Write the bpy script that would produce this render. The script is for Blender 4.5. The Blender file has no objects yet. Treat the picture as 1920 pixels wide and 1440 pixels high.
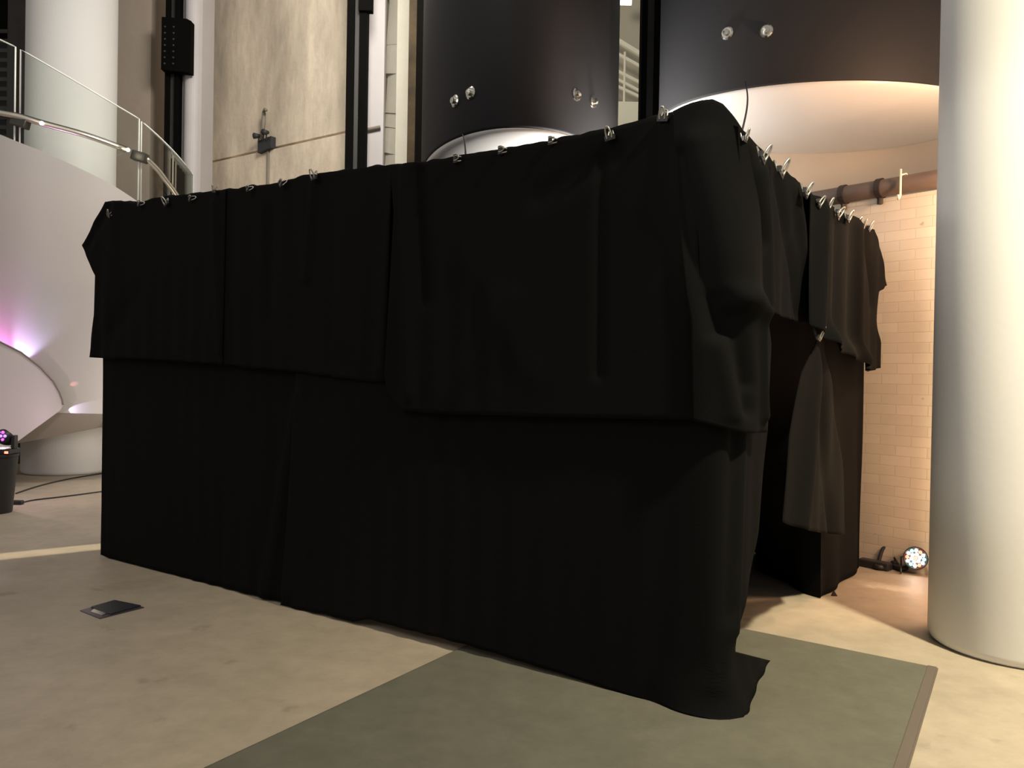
import bpy, bmesh, math, random
from mathutils import Vector, Matrix, noise
random.seed(7)
R = math.radians
scn = bpy.context.scene
COL = scn.collection

# ------------------------------------------------------------------ camera
F = 1500.0                                   # focal length in pixels of a 1920 x 1440 frame
CAM = Vector((0, 0, 1.3))
MC = Matrix.Rotation(R(90 - 0.5), 3, 'X') @ Matrix.Rotation(R(1.0), 3, 'Z')
cd = bpy.data.cameras.new('camera')
cam = bpy.data.objects.new('camera', cd)
COL.objects.link(cam)
cd.sensor_width = 36.0
cd.lens = F / 1920 * 36.0
cd.clip_start = 0.05
cam.matrix_world = Matrix.Translation(CAM) @ MC.to_4x4()
scn.camera = cam

# ------------------------------------------------------------------ world, lights, exposure
scn.view_settings.view_transform = 'Standard'
scn.view_settings.look = 'None'
scn.view_settings.gamma = 1.0
scn.view_settings.use_curve_mapping = False
scn.view_settings.exposure = 0.0
w = bpy.data.worlds.new('hall_ambience')
scn.world = w
w.use_nodes = True
w.node_tree.nodes['Background'].inputs[0].default_value = (1.0, 0.94, 0.86, 1)
w.node_tree.nodes['Background'].inputs[1].default_value = 0.32


def area(name, loc, target, size, energy, color, size_y=None, spread=180):
    l = bpy.data.lights.new(name, 'AREA')
    l.energy = energy
    l.color = color
    l.size = size
    if size_y:
        l.shape = 'RECTANGLE'
        l.size_y = size_y
    l.spread = R(spread)
    o = bpy.data.objects.new(name, l)
    COL.objects.link(o)
    o.location = loc
    o.rotation_euler = (Vector(target) - Vector(loc)).to_track_quat('-Z', 'Y').to_euler()
    return o


def spot(name, loc, target, energy, color, angle, blend=0.3, rad=0.03):
    l = bpy.data.lights.new(name, 'SPOT')
    l.energy = energy
    l.color = color
    l.spot_size = R(angle)
    l.spot_blend = blend
    l.shadow_soft_size = rad
    o = bpy.data.objects.new(name, l)
    COL.objects.link(o)
    o.location = loc
    o.rotation_euler = (Vector(target) - Vector(loc)).to_track_quat('-Z', 'Y').to_euler()
    return o


def point(name, loc, energy, color, rad=0.1):
    l = bpy.data.lights.new(name, 'POINT')
    l.energy = energy
    l.color = color
    l.shadow_soft_size = rad
    o = bpy.data.objects.new(name, l)
    COL.objects.link(o)
    o.location = loc
    return o


WARM = (1.0, 0.86, 0.66)
area('ceiling_light_near', (3.1, 0.6, 6.0), (3.1, 3.3, 0), 0.35, 202, (1.0, 0.88, 0.60), spread=84)
area('fill_light_right', (4.6, -2.2, 3.6), (2.6, 4.0, 1.6), 2.2, 8, (1.0, 0.93, 0.84))  # added broad fill for the white column and walls
area('fill_light_front', (-4.2, 0.2, 4.6), (2.2, 4.3, 1.6), 2.0, 66, (1.0, 0.93, 0.86))  # added fill from the left for the column's dark edge
area('ceiling_light_left', (-3.6, 4.0, 7.5), (-3.6, 6.0, 0.0), 3.0, 30, (1.0, 0.90, 0.80))
area('ceiling_light_wall', (-1.0, 7.0, 6.6), (-2.8, 11.5, 3.6), 1.5, 345, (1.0, 0.92, 0.81))
area('fill_light_pods', (0.6, 6.2, 2.55), (0.6, 6.3, 4.0), 0.6, 60, (1.0, 0.96, 0.90))  # added unseen light above the booth, brightens the drums' undersides
area('fill_light_stair', (-3.2, 9.2, 0.9), (-5.5, 9.9, 0.4), 0.6, 20, (1.0, 0.92, 0.78))  # added light hidden behind the booth, brightens the left column's base
spot('fill_spot_column', (-1.5, 0.4, 3.2), (2.7, 4.1, 1.6), 225, (1.0, 0.92, 0.82), 26, 0.5, 0.15)  # added spot that lifts the left side of the right column
point('fill_light_low', (2.95, 4.62, 0.7), 24, (1.0, 0.60, 0.36), 0.08)  # added point that brightens the lower part of the brick wall
point('uplight_glow', (3.02, 4.48, 2.62), 100, (1.0, 0.60, 0.36), 0.08)


def streak(name, p0, p1, width, energy, color):
    """narrow downward beam from an added unseen light: a bright line on the floor from p0 to p1"""
    p0, p1 = Vector(p0), Vector(p1)
    l = bpy.data.lights.new(name, 'AREA')
    l.shape = 'RECTANGLE'
    l.size = (p1 - p0).length
    l.size_y = width
    l.spread = R(1.5)
    l.energy = energy
    l.color = color
    o = bpy.data.objects.new(name, l)
    COL.objects.link(o)
    o.location = ((p0.x + p1.x) / 2, (p0.y + p1.y) / 2, 3.0)
    o.rotation_euler = (0, 0, math.atan2(p1.y - p0.y, p1.x - p0.x))


streak('streak_light_left', (-5.0, 4.4), (-2.6, 6.18), 0.22, 1.9, (1.0, 0.88, 0.62))  # added beam that lays the bright streak on the left floor
streak('streak_light_right', (1.9, 5.42), (3.2, 4.62), 0.16, 0.5, (1.0, 0.80, 0.58))  # added beam for the bright band on the floor behind the booth

# ------------------------------------------------------------------ pixel helpers (1920 x 1440 frame)


def ray(px, py):
    return MC @ Vector(((px - 960) / F, -(py - 720) / F, -1.0))


def P(px, py, y):
    d = ray(px, py)
    return CAM + d * ((y - CAM.y) / d.y)


def G(px, py, z=0.0):
    d = ray(px, py)
    return CAM + d * ((z - CAM.z) / d.z)


def on_plane(px, py, o, n):
    d = ray(px, py)
    return CAM + d * ((o - CAM).dot(n) / d.dot(n))


def XY(px, y):
    """ground position of the vertical line seen at column px (taken at eye level) at depth y"""
    p = P(px, 710, y)
    return p.x


# ------------------------------------------------------------------ materials
MATS = {}


def mat(name, color, rough=0.6, metal=0.0, spec=0.5, bump=0.0, bscale=40, var=0.0, vscale=3.0,
        vcol=None, emit=None, estr=0.0, sheen=0.0, coat=0.0, stretch=(1, 1, 1), fine=0.0, fscale=9.0):
    m = bpy.data.materials.new(name)
    m.use_nodes = True
    nt = m.node_tree
    b = nt.nodes['Principled BSDF']
    b.inputs['Base Color'].default_value = (*color, 1)
    b.inputs['Roughness'].default_value = rough
    b.inputs['Metallic'].default_value = metal
    b.inputs['Specular IOR Level'].default_value = spec
    b.inputs['Sheen Weight'].default_value = sheen
    b.inputs['Coat Weight'].default_value = coat
    if emit:
        b.inputs['Emission Color'].default_value = (*emit, 1)
        b.inputs['Emission Strength'].default_value = estr
    tc = nt.nodes.new('ShaderNodeTexCoord')
    mp = nt.nodes.new('ShaderNodeMapping')
    mp.inputs['Scale'].default_value = stretch
    nt.links.new(tc.outputs['Object'], mp.inputs['Vector'])
    if var > 0:
        n = nt.nodes.new('ShaderNodeTexNoise')
        n.inputs['Scale'].default_value = vscale
        n.inputs['Detail'].default_value = 7
        n.inputs['Roughness'].default_value = 0.6
        nt.links.new(mp.outputs['Vector'], n.inputs['Vector'])
        rp = nt.nodes.new('ShaderNodeValToRGB')
        rp.color_ramp.elements[0].position = 0.32
        rp.color_ramp.elements[1].position = 0.7
        c2 = vcol or tuple(max(0, c * (1 - var)) for c in color)
        rp.color_ramp.elements[0].color = (*c2, 1)
        rp.color_ramp.elements[1].color = (*color, 1)
        nt.links.new(n.outputs['Fac'], rp.inputs['Fac'])
        nt.links.new(rp.outputs['Color'], b.inputs['Base Color'])
    if fine > 0:
        nf = nt.nodes.new('ShaderNodeTexNoise')
        nf.inputs['Scale'].default_value = fscale
        nf.inputs['Detail'].default_value = 8
        nf.inputs['Roughness'].default_value = 0.7
        nt.links.new(mp.outputs['Vector'], nf.inputs['Vector'])
        mr = nt.nodes.new('ShaderNodeMapRange')
        mr.inputs['From Min'].default_value = 0.3
        mr.inputs['From Max'].default_value = 0.72
        mr.inputs['To Min'].default_value = 1 - fine
        mr.inputs['To Max'].default_value = 1 + fine * 0.6
        nt.links.new(nf.outputs['Fac'], mr.inputs['Value'])
        mm = nt.nodes.new('ShaderNodeVectorMath')
        mm.operation = 'SCALE'
        src = b.inputs['Base Color'].links[0].from_socket
        nt.links.new(src, mm.inputs[0])
        nt.links.new(mr.outputs['Result'], mm.inputs['Scale'])
        nt.links.new(mm.outputs['Vector'], b.inputs['Base Color'])
    if bump > 0:
        n2 = nt.nodes.new('ShaderNodeTexNoise')
        n2.inputs['Scale'].default_value = bscale
        n2.inputs['Detail'].default_value = 5
        nt.links.new(tc.outputs['Object'], n2.inputs['Vector'])
        bp = nt.nodes.new('ShaderNodeBump')
        bp.inputs['Strength'].default_value = bump
        bp.inputs['Distance'].default_value = 0.02
        nt.links.new(n2.outputs['Fac'], bp.inputs['Height'])
        nt.links.new(bp.outputs['Normal'], b.inputs['Normal'])
    MATS[name] = m
    return m


def add_scuffs(name, scale, lo, hi, dark):
    """irregular scuff marks with their own outline"""
    nt = MATS[name].node_tree
    b = nt.nodes['Principled BSDF']
    src = b.inputs['Base Color'].links[0].from_socket
    tc = nt.nodes.new('ShaderNodeTexCoord')
    n = nt.nodes.new('ShaderNodeTexNoise')
    n.inputs['Scale'].default_value = scale
    n.inputs['Detail'].default_value = 6
    nt.links.new(tc.outputs['Object'], n.inputs['Vector'])
    rp = nt.nodes.new('ShaderNodeValToRGB')
    rp.color_ramp.elements[0].position = lo
    rp.color_ramp.elements[1].position = hi
    rp.color_ramp.elements[0].color = (0, 0, 0, 1)
    rp.color_ramp.elements[1].color = (0.45, 0.45, 0.45, 1)
    nt.links.new(n.outputs['Fac'], rp.inputs['Fac'])
    mx = nt.nodes.new('ShaderNodeMixRGB')
    mx.inputs['Color2'].default_value = (*dark, 1)
    nt.links.new(rp.outputs['Color'], mx.inputs['Fac'])
    nt.links.new(src, mx.inputs['Color1'])
    nt.links.new(mx.outputs['Color'], b.inputs['Base Color'])


mat('floor_concrete', (0.44, 0.375, 0.295), 0.5, bump=0.06, bscale=60, var=0.16, vscale=1.6, spec=0.35, fine=0.14, fscale=7.0)
add_scuffs('floor_concrete', 4.3, 0.66, 0.74, (0.16, 0.13, 0.10))
mat('mat_grey', (0.138, 0.133, 0.106), 0.75, bump=0.15, bscale=150, var=0.14, vscale=3, spec=0.25, fine=0.14, fscale=9.0)
mat('mat_edge', (0.15, 0.125, 0.11), 0.45, metal=0.2)
mat('black_cloth', (0.0050, 0.0050, 0.0052), 0.9, bump=0.2, bscale=400, spec=0.07)
mat('white_paint', (0.74, 0.73, 0.71), 0.45, var=0.05, vscale=1.2, spec=0.4)
mat('column_white', (0.70, 0.695, 0.685), 0.5, var=0.06, vscale=1.6, bump=0.03, bscale=30, stretch=(1, 1, 0.4))
mat('parapet_lit_white', (0.64, 0.60, 0.60), 0.4, var=0.04, vscale=1.0)  # paler, pinker copy of the stair white: stage light put into the colour
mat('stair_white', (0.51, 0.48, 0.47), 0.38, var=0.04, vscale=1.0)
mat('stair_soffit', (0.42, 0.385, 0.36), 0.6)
mat('old_concrete', (0.88, 0.77, 0.61), 0.85, bump=0.25, bscale=14, var=0.33, vscale=1.25,
    vcol=(0.49, 0.42, 0.335), stretch=(1.0, 1.0, 0.3), fine=0.22, fscale=4.5)
mat('pillar_concrete', (0.36, 0.30, 0.25), 0.85, bump=0.2, bscale=10, var=0.2, vscale=1.0, stretch=(1, 1, 0.4))
mat('plaster', (0.62, 0.55, 0.46), 0.5, var=0.06, vscale=2)
mat('black_steel', (0.0035, 0.0034, 0.003), 0.8, var=0.3, vscale=6, spec=0.04)
mat('dark_steel', (0.022, 0.022, 0.020), 0.5, var=0.3, vscale=5)
mat('brown_steel', (0.028, 0.019, 0.016), 0.6, var=0.5, vscale=5)
mat('rusty_steel', (0.085, 0.062, 0.036), 0.8, spec=0.1, var=0.85, vscale=2.0, vcol=(0.022, 0.018, 0.013), bump=0.3, bscale=12)
mat('pod_dark', (0.030, 0.030, 0.033), 0.6, spec=0.22)
mat('pod_white', (0.80, 0.78, 0.76), 0.22, spec=0.5)
mat('bolt_steel', (0.72, 0.70, 0.64), 0.25, metal=1.0)
mat('rail_steel', (0.80, 0.76, 0.66), 0.28, metal=0.9)
mat('rail_dark', (0.10, 0.095, 0.085), 0.35, metal=0.8)
mat('clip_steel', (0.50, 0.48, 0.43), 0.35, metal=0.9)
mat('clip_body', (0.05, 0.05, 0.055), 0.4, metal=0.5)
mat('black_plastic', (0.02, 0.02, 0.022), 0.5)
mat('bin_black', (0.03, 0.031, 0.034), 0.55)
mat('lid_dark', (0.022, 0.024, 0.030), 0.4, bump=0.15, bscale=120)
mat('lid_rim', (0.12, 0.10, 0.14), 0.35, metal=0.6)
mat('pipe_brown', (0.13, 0.095, 0.08), 0.5, var=0.3, vscale=4)
mat('grey_box', (0.024, 0.026, 0.03), 0.6)
mat('conduit', (0.20, 0.175, 0.14), 0.6)
mat('cream_brick', (0.56, 0.54, 0.46), 0.8, bump=0.3, bscale=8, var=0.12, vscale=3)
mat('lavender_paint', (0.49, 0.47, 0.48), 0.6, var=0.08, vscale=2)
mat('far_wall', (0.50, 0.47, 0.36), 0.8, var=0.1, vscale=1)
mat('far_rail', (0.85, 0.82, 0.66), 0.6)
mat('tube_glow', (0.9, 0.9, 0.9), 0.5, emit=(0.95, 0.97, 1.0), estr=3.0)
mat('lamp_white', (0.9, 0.9, 0.9), 0.3, emit=(1.0, 0.88, 0.74), estr=14)
mat('lamp_red', (0.9, 0.1, 0.05), 0.3, emit=(1.0, 0.10, 0.05), estr=7)
mat('lamp_teal', (0.1, 0.8, 0.7), 0.3, emit=(0.25, 1.0, 0.85), estr=6)
mat('lamp_magenta', (0.8, 0.1, 0.6), 0.3, emit=(1.0, 0.12, 0.75), estr=1.6)
mat('lamp_violet', (0.5, 0.2, 0.8), 0.3, emit=(0.5, 0.3, 1.0), estr=1.4)
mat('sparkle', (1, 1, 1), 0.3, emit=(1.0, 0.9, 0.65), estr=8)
mat('skirting', (0.07, 0.05, 0.045), 0.6)

# glass: clear pane with a faint tint, its cut edges pale green
gm = bpy.data.materials.new('pane_glass')
gm.use_nodes = True
nt = gm.node_tree
nt.nodes.clear()
out = nt.nodes.new('ShaderNodeOutputMaterial')
tr = nt.nodes.new('ShaderNodeBsdfTransparent')
tr.inputs[0].default_value = (0.965, 0.985, 0.972, 1)
gl = nt.nodes.new('ShaderNodeBsdfGlossy')
gl.inputs['Roughness'].default_value = 0.03
fr = nt.nodes.new('ShaderNodeFresnel')
fr.inputs[0].default_value = 1.25
mx = nt.nodes.new('ShaderNodeMixShader')
nt.links.new(fr.outputs[0], mx.inputs[0])
nt.links.new(tr.outputs[0], mx.inputs[1])
nt.links.new(gl.outputs[0], mx.inputs[2])
nt.links.new(mx.outputs[0], out.inputs[0])
MATS['pane_glass'] = gm
mat('glass_edge', (0.92, 0.95, 0.90), 0.2, spec=0.8)  # kept bright for the light caught in the cut edges


def brick_material():
    m = bpy.data.materials.new('glazed_brick')
    m.use_nodes = True
    nt = m.node_tree
    b = nt.nodes['Principled BSDF']
    tc = nt.nodes.new('ShaderNodeTexCoord')
    sp = nt.nodes.new('ShaderNodeSeparateXYZ')
    cb = nt.nodes.new('ShaderNodeCombineXYZ')
    nt.links.new(tc.outputs['Object'], sp.inputs[0])
    nt.links.new(sp.outputs['X'], cb.inputs['X'])
    nt.links.new(sp.outputs['Z'], cb.inputs['Y'])
    br = nt.nodes.new('ShaderNodeTexBrick')
    br.inputs['Color1'].default_value = (0.72, 0.66, 0.56, 1)
    br.inputs['Color2'].default_value = (0.66, 0.60, 0.50, 1)
    br.inputs['Mortar'].default_value = (0.62, 0.55, 0.455, 1)
    br.inputs['Scale'].default_value = 1.0
    br.inputs['Mortar Size'].default_value = 0.0035
    br.inputs['Mortar Smooth'].default_value = 0.3
    br.inputs['Brick Width'].default_value = 0.215
    br.inputs['Row Height'].default_value = 0.072
    nt.links.new(cb.outputs[0], br.inputs['Vector'])
    # chips and dirt with shapes of their own
    n = nt.nodes.new('ShaderNodeTexNoise')
    n.inputs['Scale'].default_value = 6.5
    n.inputs['Detail'].default_value = 4
    nt.links.new(cb.outputs[0], n.inputs['Vector'])
    rp = nt.nodes.new('ShaderNodeValToRGB')
    rp.color_ramp.elements[0].position = 0.68
    rp.color_ramp.elements[1].position = 0.74
    rp.color_ramp.elements[0].color = (0, 0, 0, 1)
    rp.color_ramp.elements[1].color = (0.8, 0.8, 0.8, 1)
    nt.links.new(n.outputs['Fac'], rp.inputs['Fac'])
    mx = nt.nodes.new('ShaderNodeMixRGB')
    mx.inputs['Color2'].default_value = (0.30, 0.22, 0.16, 1)
    nt.links.new(rp.outputs['Color'], mx.inputs['Fac'])
    nt.links.new(br.outputs['Color'], mx.inputs['Color1'])
    nt.links.new(mx.outputs['Color'], b.inputs['Base Color'])
    b.inputs['Roughness'].default_value = 0.22
    n2 = nt.nodes.new('ShaderNodeTexNoise')
    n2.inputs['Scale'].default_value = 9
    nt.links.new(cb.outputs[0], n2.inputs['Vector'])
    ma = nt.nodes.new('ShaderNodeMath')
    ma.operation = 'MULTIPLY_ADD'
    ma.inputs[1].default_value = -1.0
    nt.links.new(br.outputs['Fac'], ma.inputs[0])
    nt.links.new(n2.outputs['Fac'], ma.inputs[2])
    bp = nt.nodes.new('ShaderNodeBump')
    bp.inputs['Strength'].default_value = 0.5
    bp.inputs['Distance'].default_value = 0.003
    nt.links.new(ma.outputs[0], bp.inputs['Height'])
    nt.links.new(bp.outputs['Normal'], b.inputs['Normal'])
    MATS['glazed_brick'] = m


brick_material()

# ------------------------------------------------------------------ object helpers


def link(name, bm, material, parent=None, smooth=False, origin=None):
    """link bm (world coordinates, or local ones when parent is given) as one mesh object"""
    me = bpy.data.meshes.new(name)
    bmesh.ops.recalc_face_normals(bm, faces=bm.faces)
    if origin is not None:
        bmesh.ops.translate(bm, verts=bm.verts, vec=-Vector(origin))
    bm.to_mesh(me)
    bm.free()
    mats = material if isinstance(material, (list, tuple)) else [material]
    for m in mats:
        me.materials.append(MATS[m])
    if smooth:
        for p in me.polygons:
            p.use_smooth = True
    o = bpy.data.objects.new(name, me)
    COL.objects.link(o)
    if origin is not None:
        o.location = origin
    if parent is not None:
        o.parent = parent
    return o


def tag(o, label=None, cat=None, group=None, kind=None):
    if label:
        o['label'] = label
    if cat:
        o['category'] = cat
    if group:
        o['group'] = group
    if kind:
        o['kind'] = kind
    return o


def thing(name, label, cat, loc=(0, 0, 0), rot=(0, 0, 0), group=None):
    o = bpy.data.objects.new(name, None)
    o.empty_display_size = 0.1
    COL.objects.link(o)
    o.location = loc
    o.rotation_euler = rot
    return tag(o, label, cat, group)


def copy_tree(o, parent=None):
    c = o.copy()
    COL.objects.link(c)
    if parent is not None:
        c.parent = parent
    for ch in list(o.children):
        copy_tree(ch, c)
    return c


def box(bm, lo, hi, bev=0.0, M=None):
    r = bmesh.ops.create_cube(bm, size=1)
    vs = r['verts']
    lo, hi = Vector(lo), Vector(hi)
    for v in vs:
        v.co = Vector((lo[i] + (v.co[i] + 0.5) * (hi[i] - lo[i]) for i in range(3)))
    if bev:
        es = list({e for v in vs for e in v.link_edges})
        rb = bmesh.ops.bevel(bm, geom=es, offset=bev, segments=2, affect='EDGES', profile=0.5)
        vs = list({v for f in rb['faces'] for v in f.verts} | {v for v in vs if v.is_valid})
    if M is not None:
        bmesh.ops.transform(bm, matrix=M, verts=vs)
    return vs


def tube(bm, pts, r, seg=10, cap=True, radii=None):
    pts = [Vector(p) for p in pts]
    rings = []
    up = Vector((0, 0, 1))
    prev = None
    for i, p in enumerate(pts):
        if i == 0:
            t = pts[1] - p
        elif i == len(pts) - 1:
            t = p - pts[i - 1]
        else:
            t = (pts[i + 1] - pts[i - 1])
        t.normalize()
        if prev is None:
            a = t.cross(up)
            if a.length < 1e-3:
                a = t.cross(Vector((1, 0, 0)))
        else:
            a = prev - t * prev.dot(t)
        a.normalize()
        prev = a
        b = t.cross(a)
        rr = radii[i] if radii else r
        rings.append([bm.verts.new(p + (a * math.cos(2 * math.pi * k / seg) + b * math.sin(2 * math.pi * k / seg)) * rr)
                      for k in range(seg)])
    for i in range(len(rings) - 1):
        for k in range(seg):
            bm.faces.new((rings[i][k], rings[i][(k + 1) % seg], rings[i + 1][(k + 1) % seg], rings[i + 1][k]))
    if cap:
        bm.faces.new(rings[0])
        bm.faces.new(rings[-1][::-1])


def lathe(bm, prof, c=(0, 0), seg=64, sx=1.0, sy=1.0, close=True):
    """surface of revolution; prof = [(r, z)...]; an r of 0 closes to a point"""
    rings = []
    for r, z in prof:
        if r < 1e-6:
            rings.append([bm.verts.new((c[0], c[1], z))])
        else:
            rings.append([bm.verts.new((c[0] + r * sx * math.cos(2 * math.pi * k / seg),
                                        c[1] + r * sy * math.sin(2 * math.pi * k / seg), z)) for k in range(seg)])
    for a, b in zip(rings, rings[1:]):
        for k in range(seg):
            if len(a) == 1 and len(b) == 1:
                continue
            if len(a) == 1:
                bm.faces.new((a[0], b[k], b[(k + 1) % seg]))
            elif len(b) == 1:
                bm.faces.new((a[k], a[(k + 1) % seg], b[0]))
            else:
                bm.faces.new((a[k], a[(k + 1) % seg], b[(k + 1) % seg], b[k]))
    if close:
        if len(rings[0]) > 1:
            bm.faces.new(rings[0])
        if len(rings[-1]) > 1:
            bm.faces.new(rings[-1])


def prism(bm, poly, vec):
    a = [bm.verts.new(p) for p in poly]
    b = [bm.verts.new(Vector(p) + Vector(vec)) for p in poly]
    n = len(a)
    bm.faces.new(a)
    bm.faces.new(b[::-1])
    for i in range(n):
        bm.faces.new((a[i], a[(i + 1) % n], b[(i + 1) % n], b[i]))


def lerp(pts, t):
    """piecewise linear by arc length, pts = list of Vector"""
    L = [0]
    for a, b in zip(pts, pts[1:]):
        L.append(L[-1] + (b - a).length)
    d = t * L[-1]
    for i in range(len(pts) - 1):
        if d <= L[i + 1] or i == len(pts) - 2:
            k = (d - L[i]) / max(1e-9, L[i + 1] - L[i])
            return pts[i].lerp(pts[i + 1], min(max(k, 0), 1))


def bez(pts, n=24):
    """Catmull-Rom through pts"""
    pts = [Vector(p) for p in pts]
    q = [pts[0] * 2 - pts[1]] + pts + [pts[-1] * 2 - pts[-2]]
    res = []
    per = max(2, n // (len(pts) - 1))
    for i in range(1, len(q) - 2):
        for k in range(per):
            t = k / per
            p0, p1, p2, p3 = q[i - 1], q[i], q[i + 1], q[i + 2]
            res.append(0.5 * ((2 * p1) + (p2 - p0) * t + (2 * p0 - 5 * p1 + 4 * p2 - p3) * t * t
                              + (3 * p1 - p0 - 3 * p2 + p3) * t ** 3))
    res.append(pts[-1])
    return res


# ------------------------------------------------------------------ the booth's plan
C0 = G(1338, 1340)
L0 = G(192, 1042)
R0 = G(1614, 1066)
dL = (L0 - C0).normalized()
dR = (R0 - C0).normalized()
nL = Vector((dL.y, -dL.x, 0))
if nL.y > 0:
    nL = -nL
nR = Vector((dR.y, -dR.x, 0))
if nR.x < 0:
    nR = -nR
WL = (L0 - C0).length
WR = (R0 - C0).length
B0 = L0 + dR * WR
Z3 = Vector((0, 0, 1))
AX = -dL                                   # along the long side, to the right and nearer
print('booth', C0, L0, R0, WL, WR, dL.dot(dR))

# ------------------------------------------------------------------ the setting
bm = bmesh.new()
vs = [bm.verts.new(p) for p in ((-16, -4, 0), (12, -4, 0), (12, 20, 0), (-16, 20, 0))]
f = bm.faces.new(vs)
bmesh.ops.extrude_face_region(bm, geom=[f])
for v in vs:
    v.co.z = -0.2
tag(link('floor', bm, 'floor_concrete'), kind='structure')

# old concrete wall at the back, parallel to the booth's long side, in two pours
WP = P(640, 300, 11.0)
WP.z = 0


def wall_at(px):
    """ground point of the back wall seen in column px"""
    p = on_plane(px, 500, WP, nL)
    return Vector((p.x, p.y, 0))


def wall_box(bm, p0, p1, z0, z1, front, back):
    """box standing on the line p0-p1, from `front` before the line to `back` behind it"""
    n = Vector(((p1 - p0).y, -(p1 - p0).x, 0)).normalized()
    if n.y > 0:
        n = -n
    poly = [p0 + n * front, p1 + n * front, p1 - n * back, p0 - n * back]
    prism(bm, [Vector((q.x, q.y, z0)) for q in poly], (0, 0, z1 - z0))


zj = on_plane(500, 284, WP, nL).z
a, b = wall_at(335), wall_at(665)
bm = bmesh.new()
wall_box(bm, a, b, 0, zj, 0.03, 0.4)
wall_box(bm, a, b, zj + 0.045, 8.0, 0.0, 0.4)
wall_box(bm, a, b, zj - 0.01, zj + 0.05, -0.04, 0.38)
tag(link('wall_back', bm, 'old_concrete'), kind='structure')

# far bright wall behind the slits
bm = bmesh.new()
wall_box(bm, Vector((-2.6, 15.0, 0)), Vector((8.0, 15.0, 0)), 0, 9, 0, 0.3)
tag(link('wall_far', bm, 'far_wall'), kind='structure')

# pinkish wall seen under the stair at far left
bm = bmesh.new()
wall_box(bm, P(-1100, 800, 11.6), P(140, 800, 11.6), 0, 8.0, 0, 0.3)
tag(link('wall_left', bm, 'plaster'), kind='structure')
bm = bmesh.new()
wall_box(bm, P(-1100, 800, 11.6), P(140, 800, 11.6), 0.0, 0.16, 0.03, 0.0)
tag(link('baseboard_left', bm, 'skirting'), kind='structure')

# glazed brick wall on the right, turned away from the booth
TW = G(1733, 1077)
tdir = Vector((-0.643, 0.766, 0)).normalized()
ang = math.atan2(tdir.y, tdir.x)
bm = bmesh.new()
ztop = 2.62
box(bm, (-1.6, -0.25, 0), (3.0, 0, ztop))
o = link('wall_right', bm, 'glazed_brick')
o.location = TW
o.rotation_euler = (0, 0, ang)
# local -y must point away from the viewer
nl = Matrix.Rotation(ang, 3, 'Z') @ Vector((0, 1, 0))
if nl.dot(CAM - TW) < 0:
    o.scale = (1, -1, 1)
tag(o, kind='structure')

# plaster wall above and behind it
bm = bmesh.new()
wall_box(bm, Vector((1.62, 7.1, 0)), Vector((6.5, 6.6, 0)), 2.0, 3.9, 0, 0.2)
tag(link('wall_upper', bm, 'plaster'), kind='structure')


def column(name, cx, cy, r, h, material, label, foot=0.03):
    bm = bmesh.new()
    lathe(bm, [(r - foot, 0), (r - foot * 0.3, foot * 0.5), (r, foot * 1.5), (r, h)], (0, 0), 72)
    o = link(name, bm, material, smooth=True)
    o.location = (cx, cy, 0)
    return tag(o, label, 'column')


# big white column in the right foreground
T = P(1738, 1190, 4.17)
u = Vector((T.x, T.y, 0)).normalized()
cc = Vector((T.x, T.y, 0)) + Vector((u.y, -u.x, 0)) * 0.40
column('round_column', cc.x, cc.y, 0.40, 7.0, 'column_white',
       'thick white round column in the right foreground, cut off by the frame', 0.03)
# white column inside the curved stair
SC = Vector((P(131, 500, 10.2).x, 10.2, 0))
column('round_column', SC.x, SC.y, 0.515, 7.5, 'column_white',
       'white round column rising behind the glass of the curved stair')


def flank(px0, px1, y, depth):
    """left and right face of a box whose outline, flank included, runs from px0 to px1"""
    return (XY(px0, y) if px0 < 960 else XY(px0, y + depth)), (XY(px1, y + depth) if px1 < 960 else XY(px1, y))


def post(name, px0, px1, y, material, label, h=7.5, depth=0.3, cat='column', z0=0.0):
    x0, x1 = flank(px0, px1, y, depth)
    bm = bmesh.new()
    box(bm, (x0, y, z0), (x1, y + depth, h), 0.006)
    o = link(name, bm, material)
    return tag(o, label, cat)


def steel_post(px0, px1, y, label, materials, flange=0.35, h=7.5, depth=0.16):
    """riveted H-section: two flanges and a recessed web, seen slantwise"""
    x0, x1 = flank(px0, px1, y, depth)
    wd = x1 - x0
    t = thing('steel_column', label, 'column', ((x0 + x1) / 2, y, 0))
    bm = bmesh.new()
    box(bm, (-wd / 2, 0, 0), (-wd / 2 + wd * flange, depth, h), 0.004)
    link('flange', bm, materials[0], t)
    bm = bmesh.new()
    box(bm, (wd / 2 - wd * flange, 0, 0), (wd / 2, depth, h), 0.004)
    link('flange', bm, materials[-1] if len(materials) > 2 else materials[0], t)
    bm = bmesh.new()
    box(bm, (-wd / 2 + wd * flange, 0.04, 0), (wd / 2 - wd * flange, depth - 0.04, h))
    link('web', bm, materials[1], t)
    return t, wd


# ---- far left: dark steel frame behind the glass
t, wd = steel_post(-60, 60, 10.9, 'wide dark brown steel column at the far left edge behind the glass', ('brown_steel', 'black_steel'), 0.38)
bm = bmesh.new()
for k in range(26):
    z = 2.6 + k * 0.13
    box(bm, (-wd * 0.13, 0.0, z), (wd * 0.13, 0.06, z + 0.05))
link('lacing', bm, 'brown_steel', t)

# concrete pier between white column and steel post
post('concrete_pier', 196, 303, 11.6, 'pillar_concrete', 'dull grey-brown concrete pier between white column and dark steel post', depth=0.5)
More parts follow.
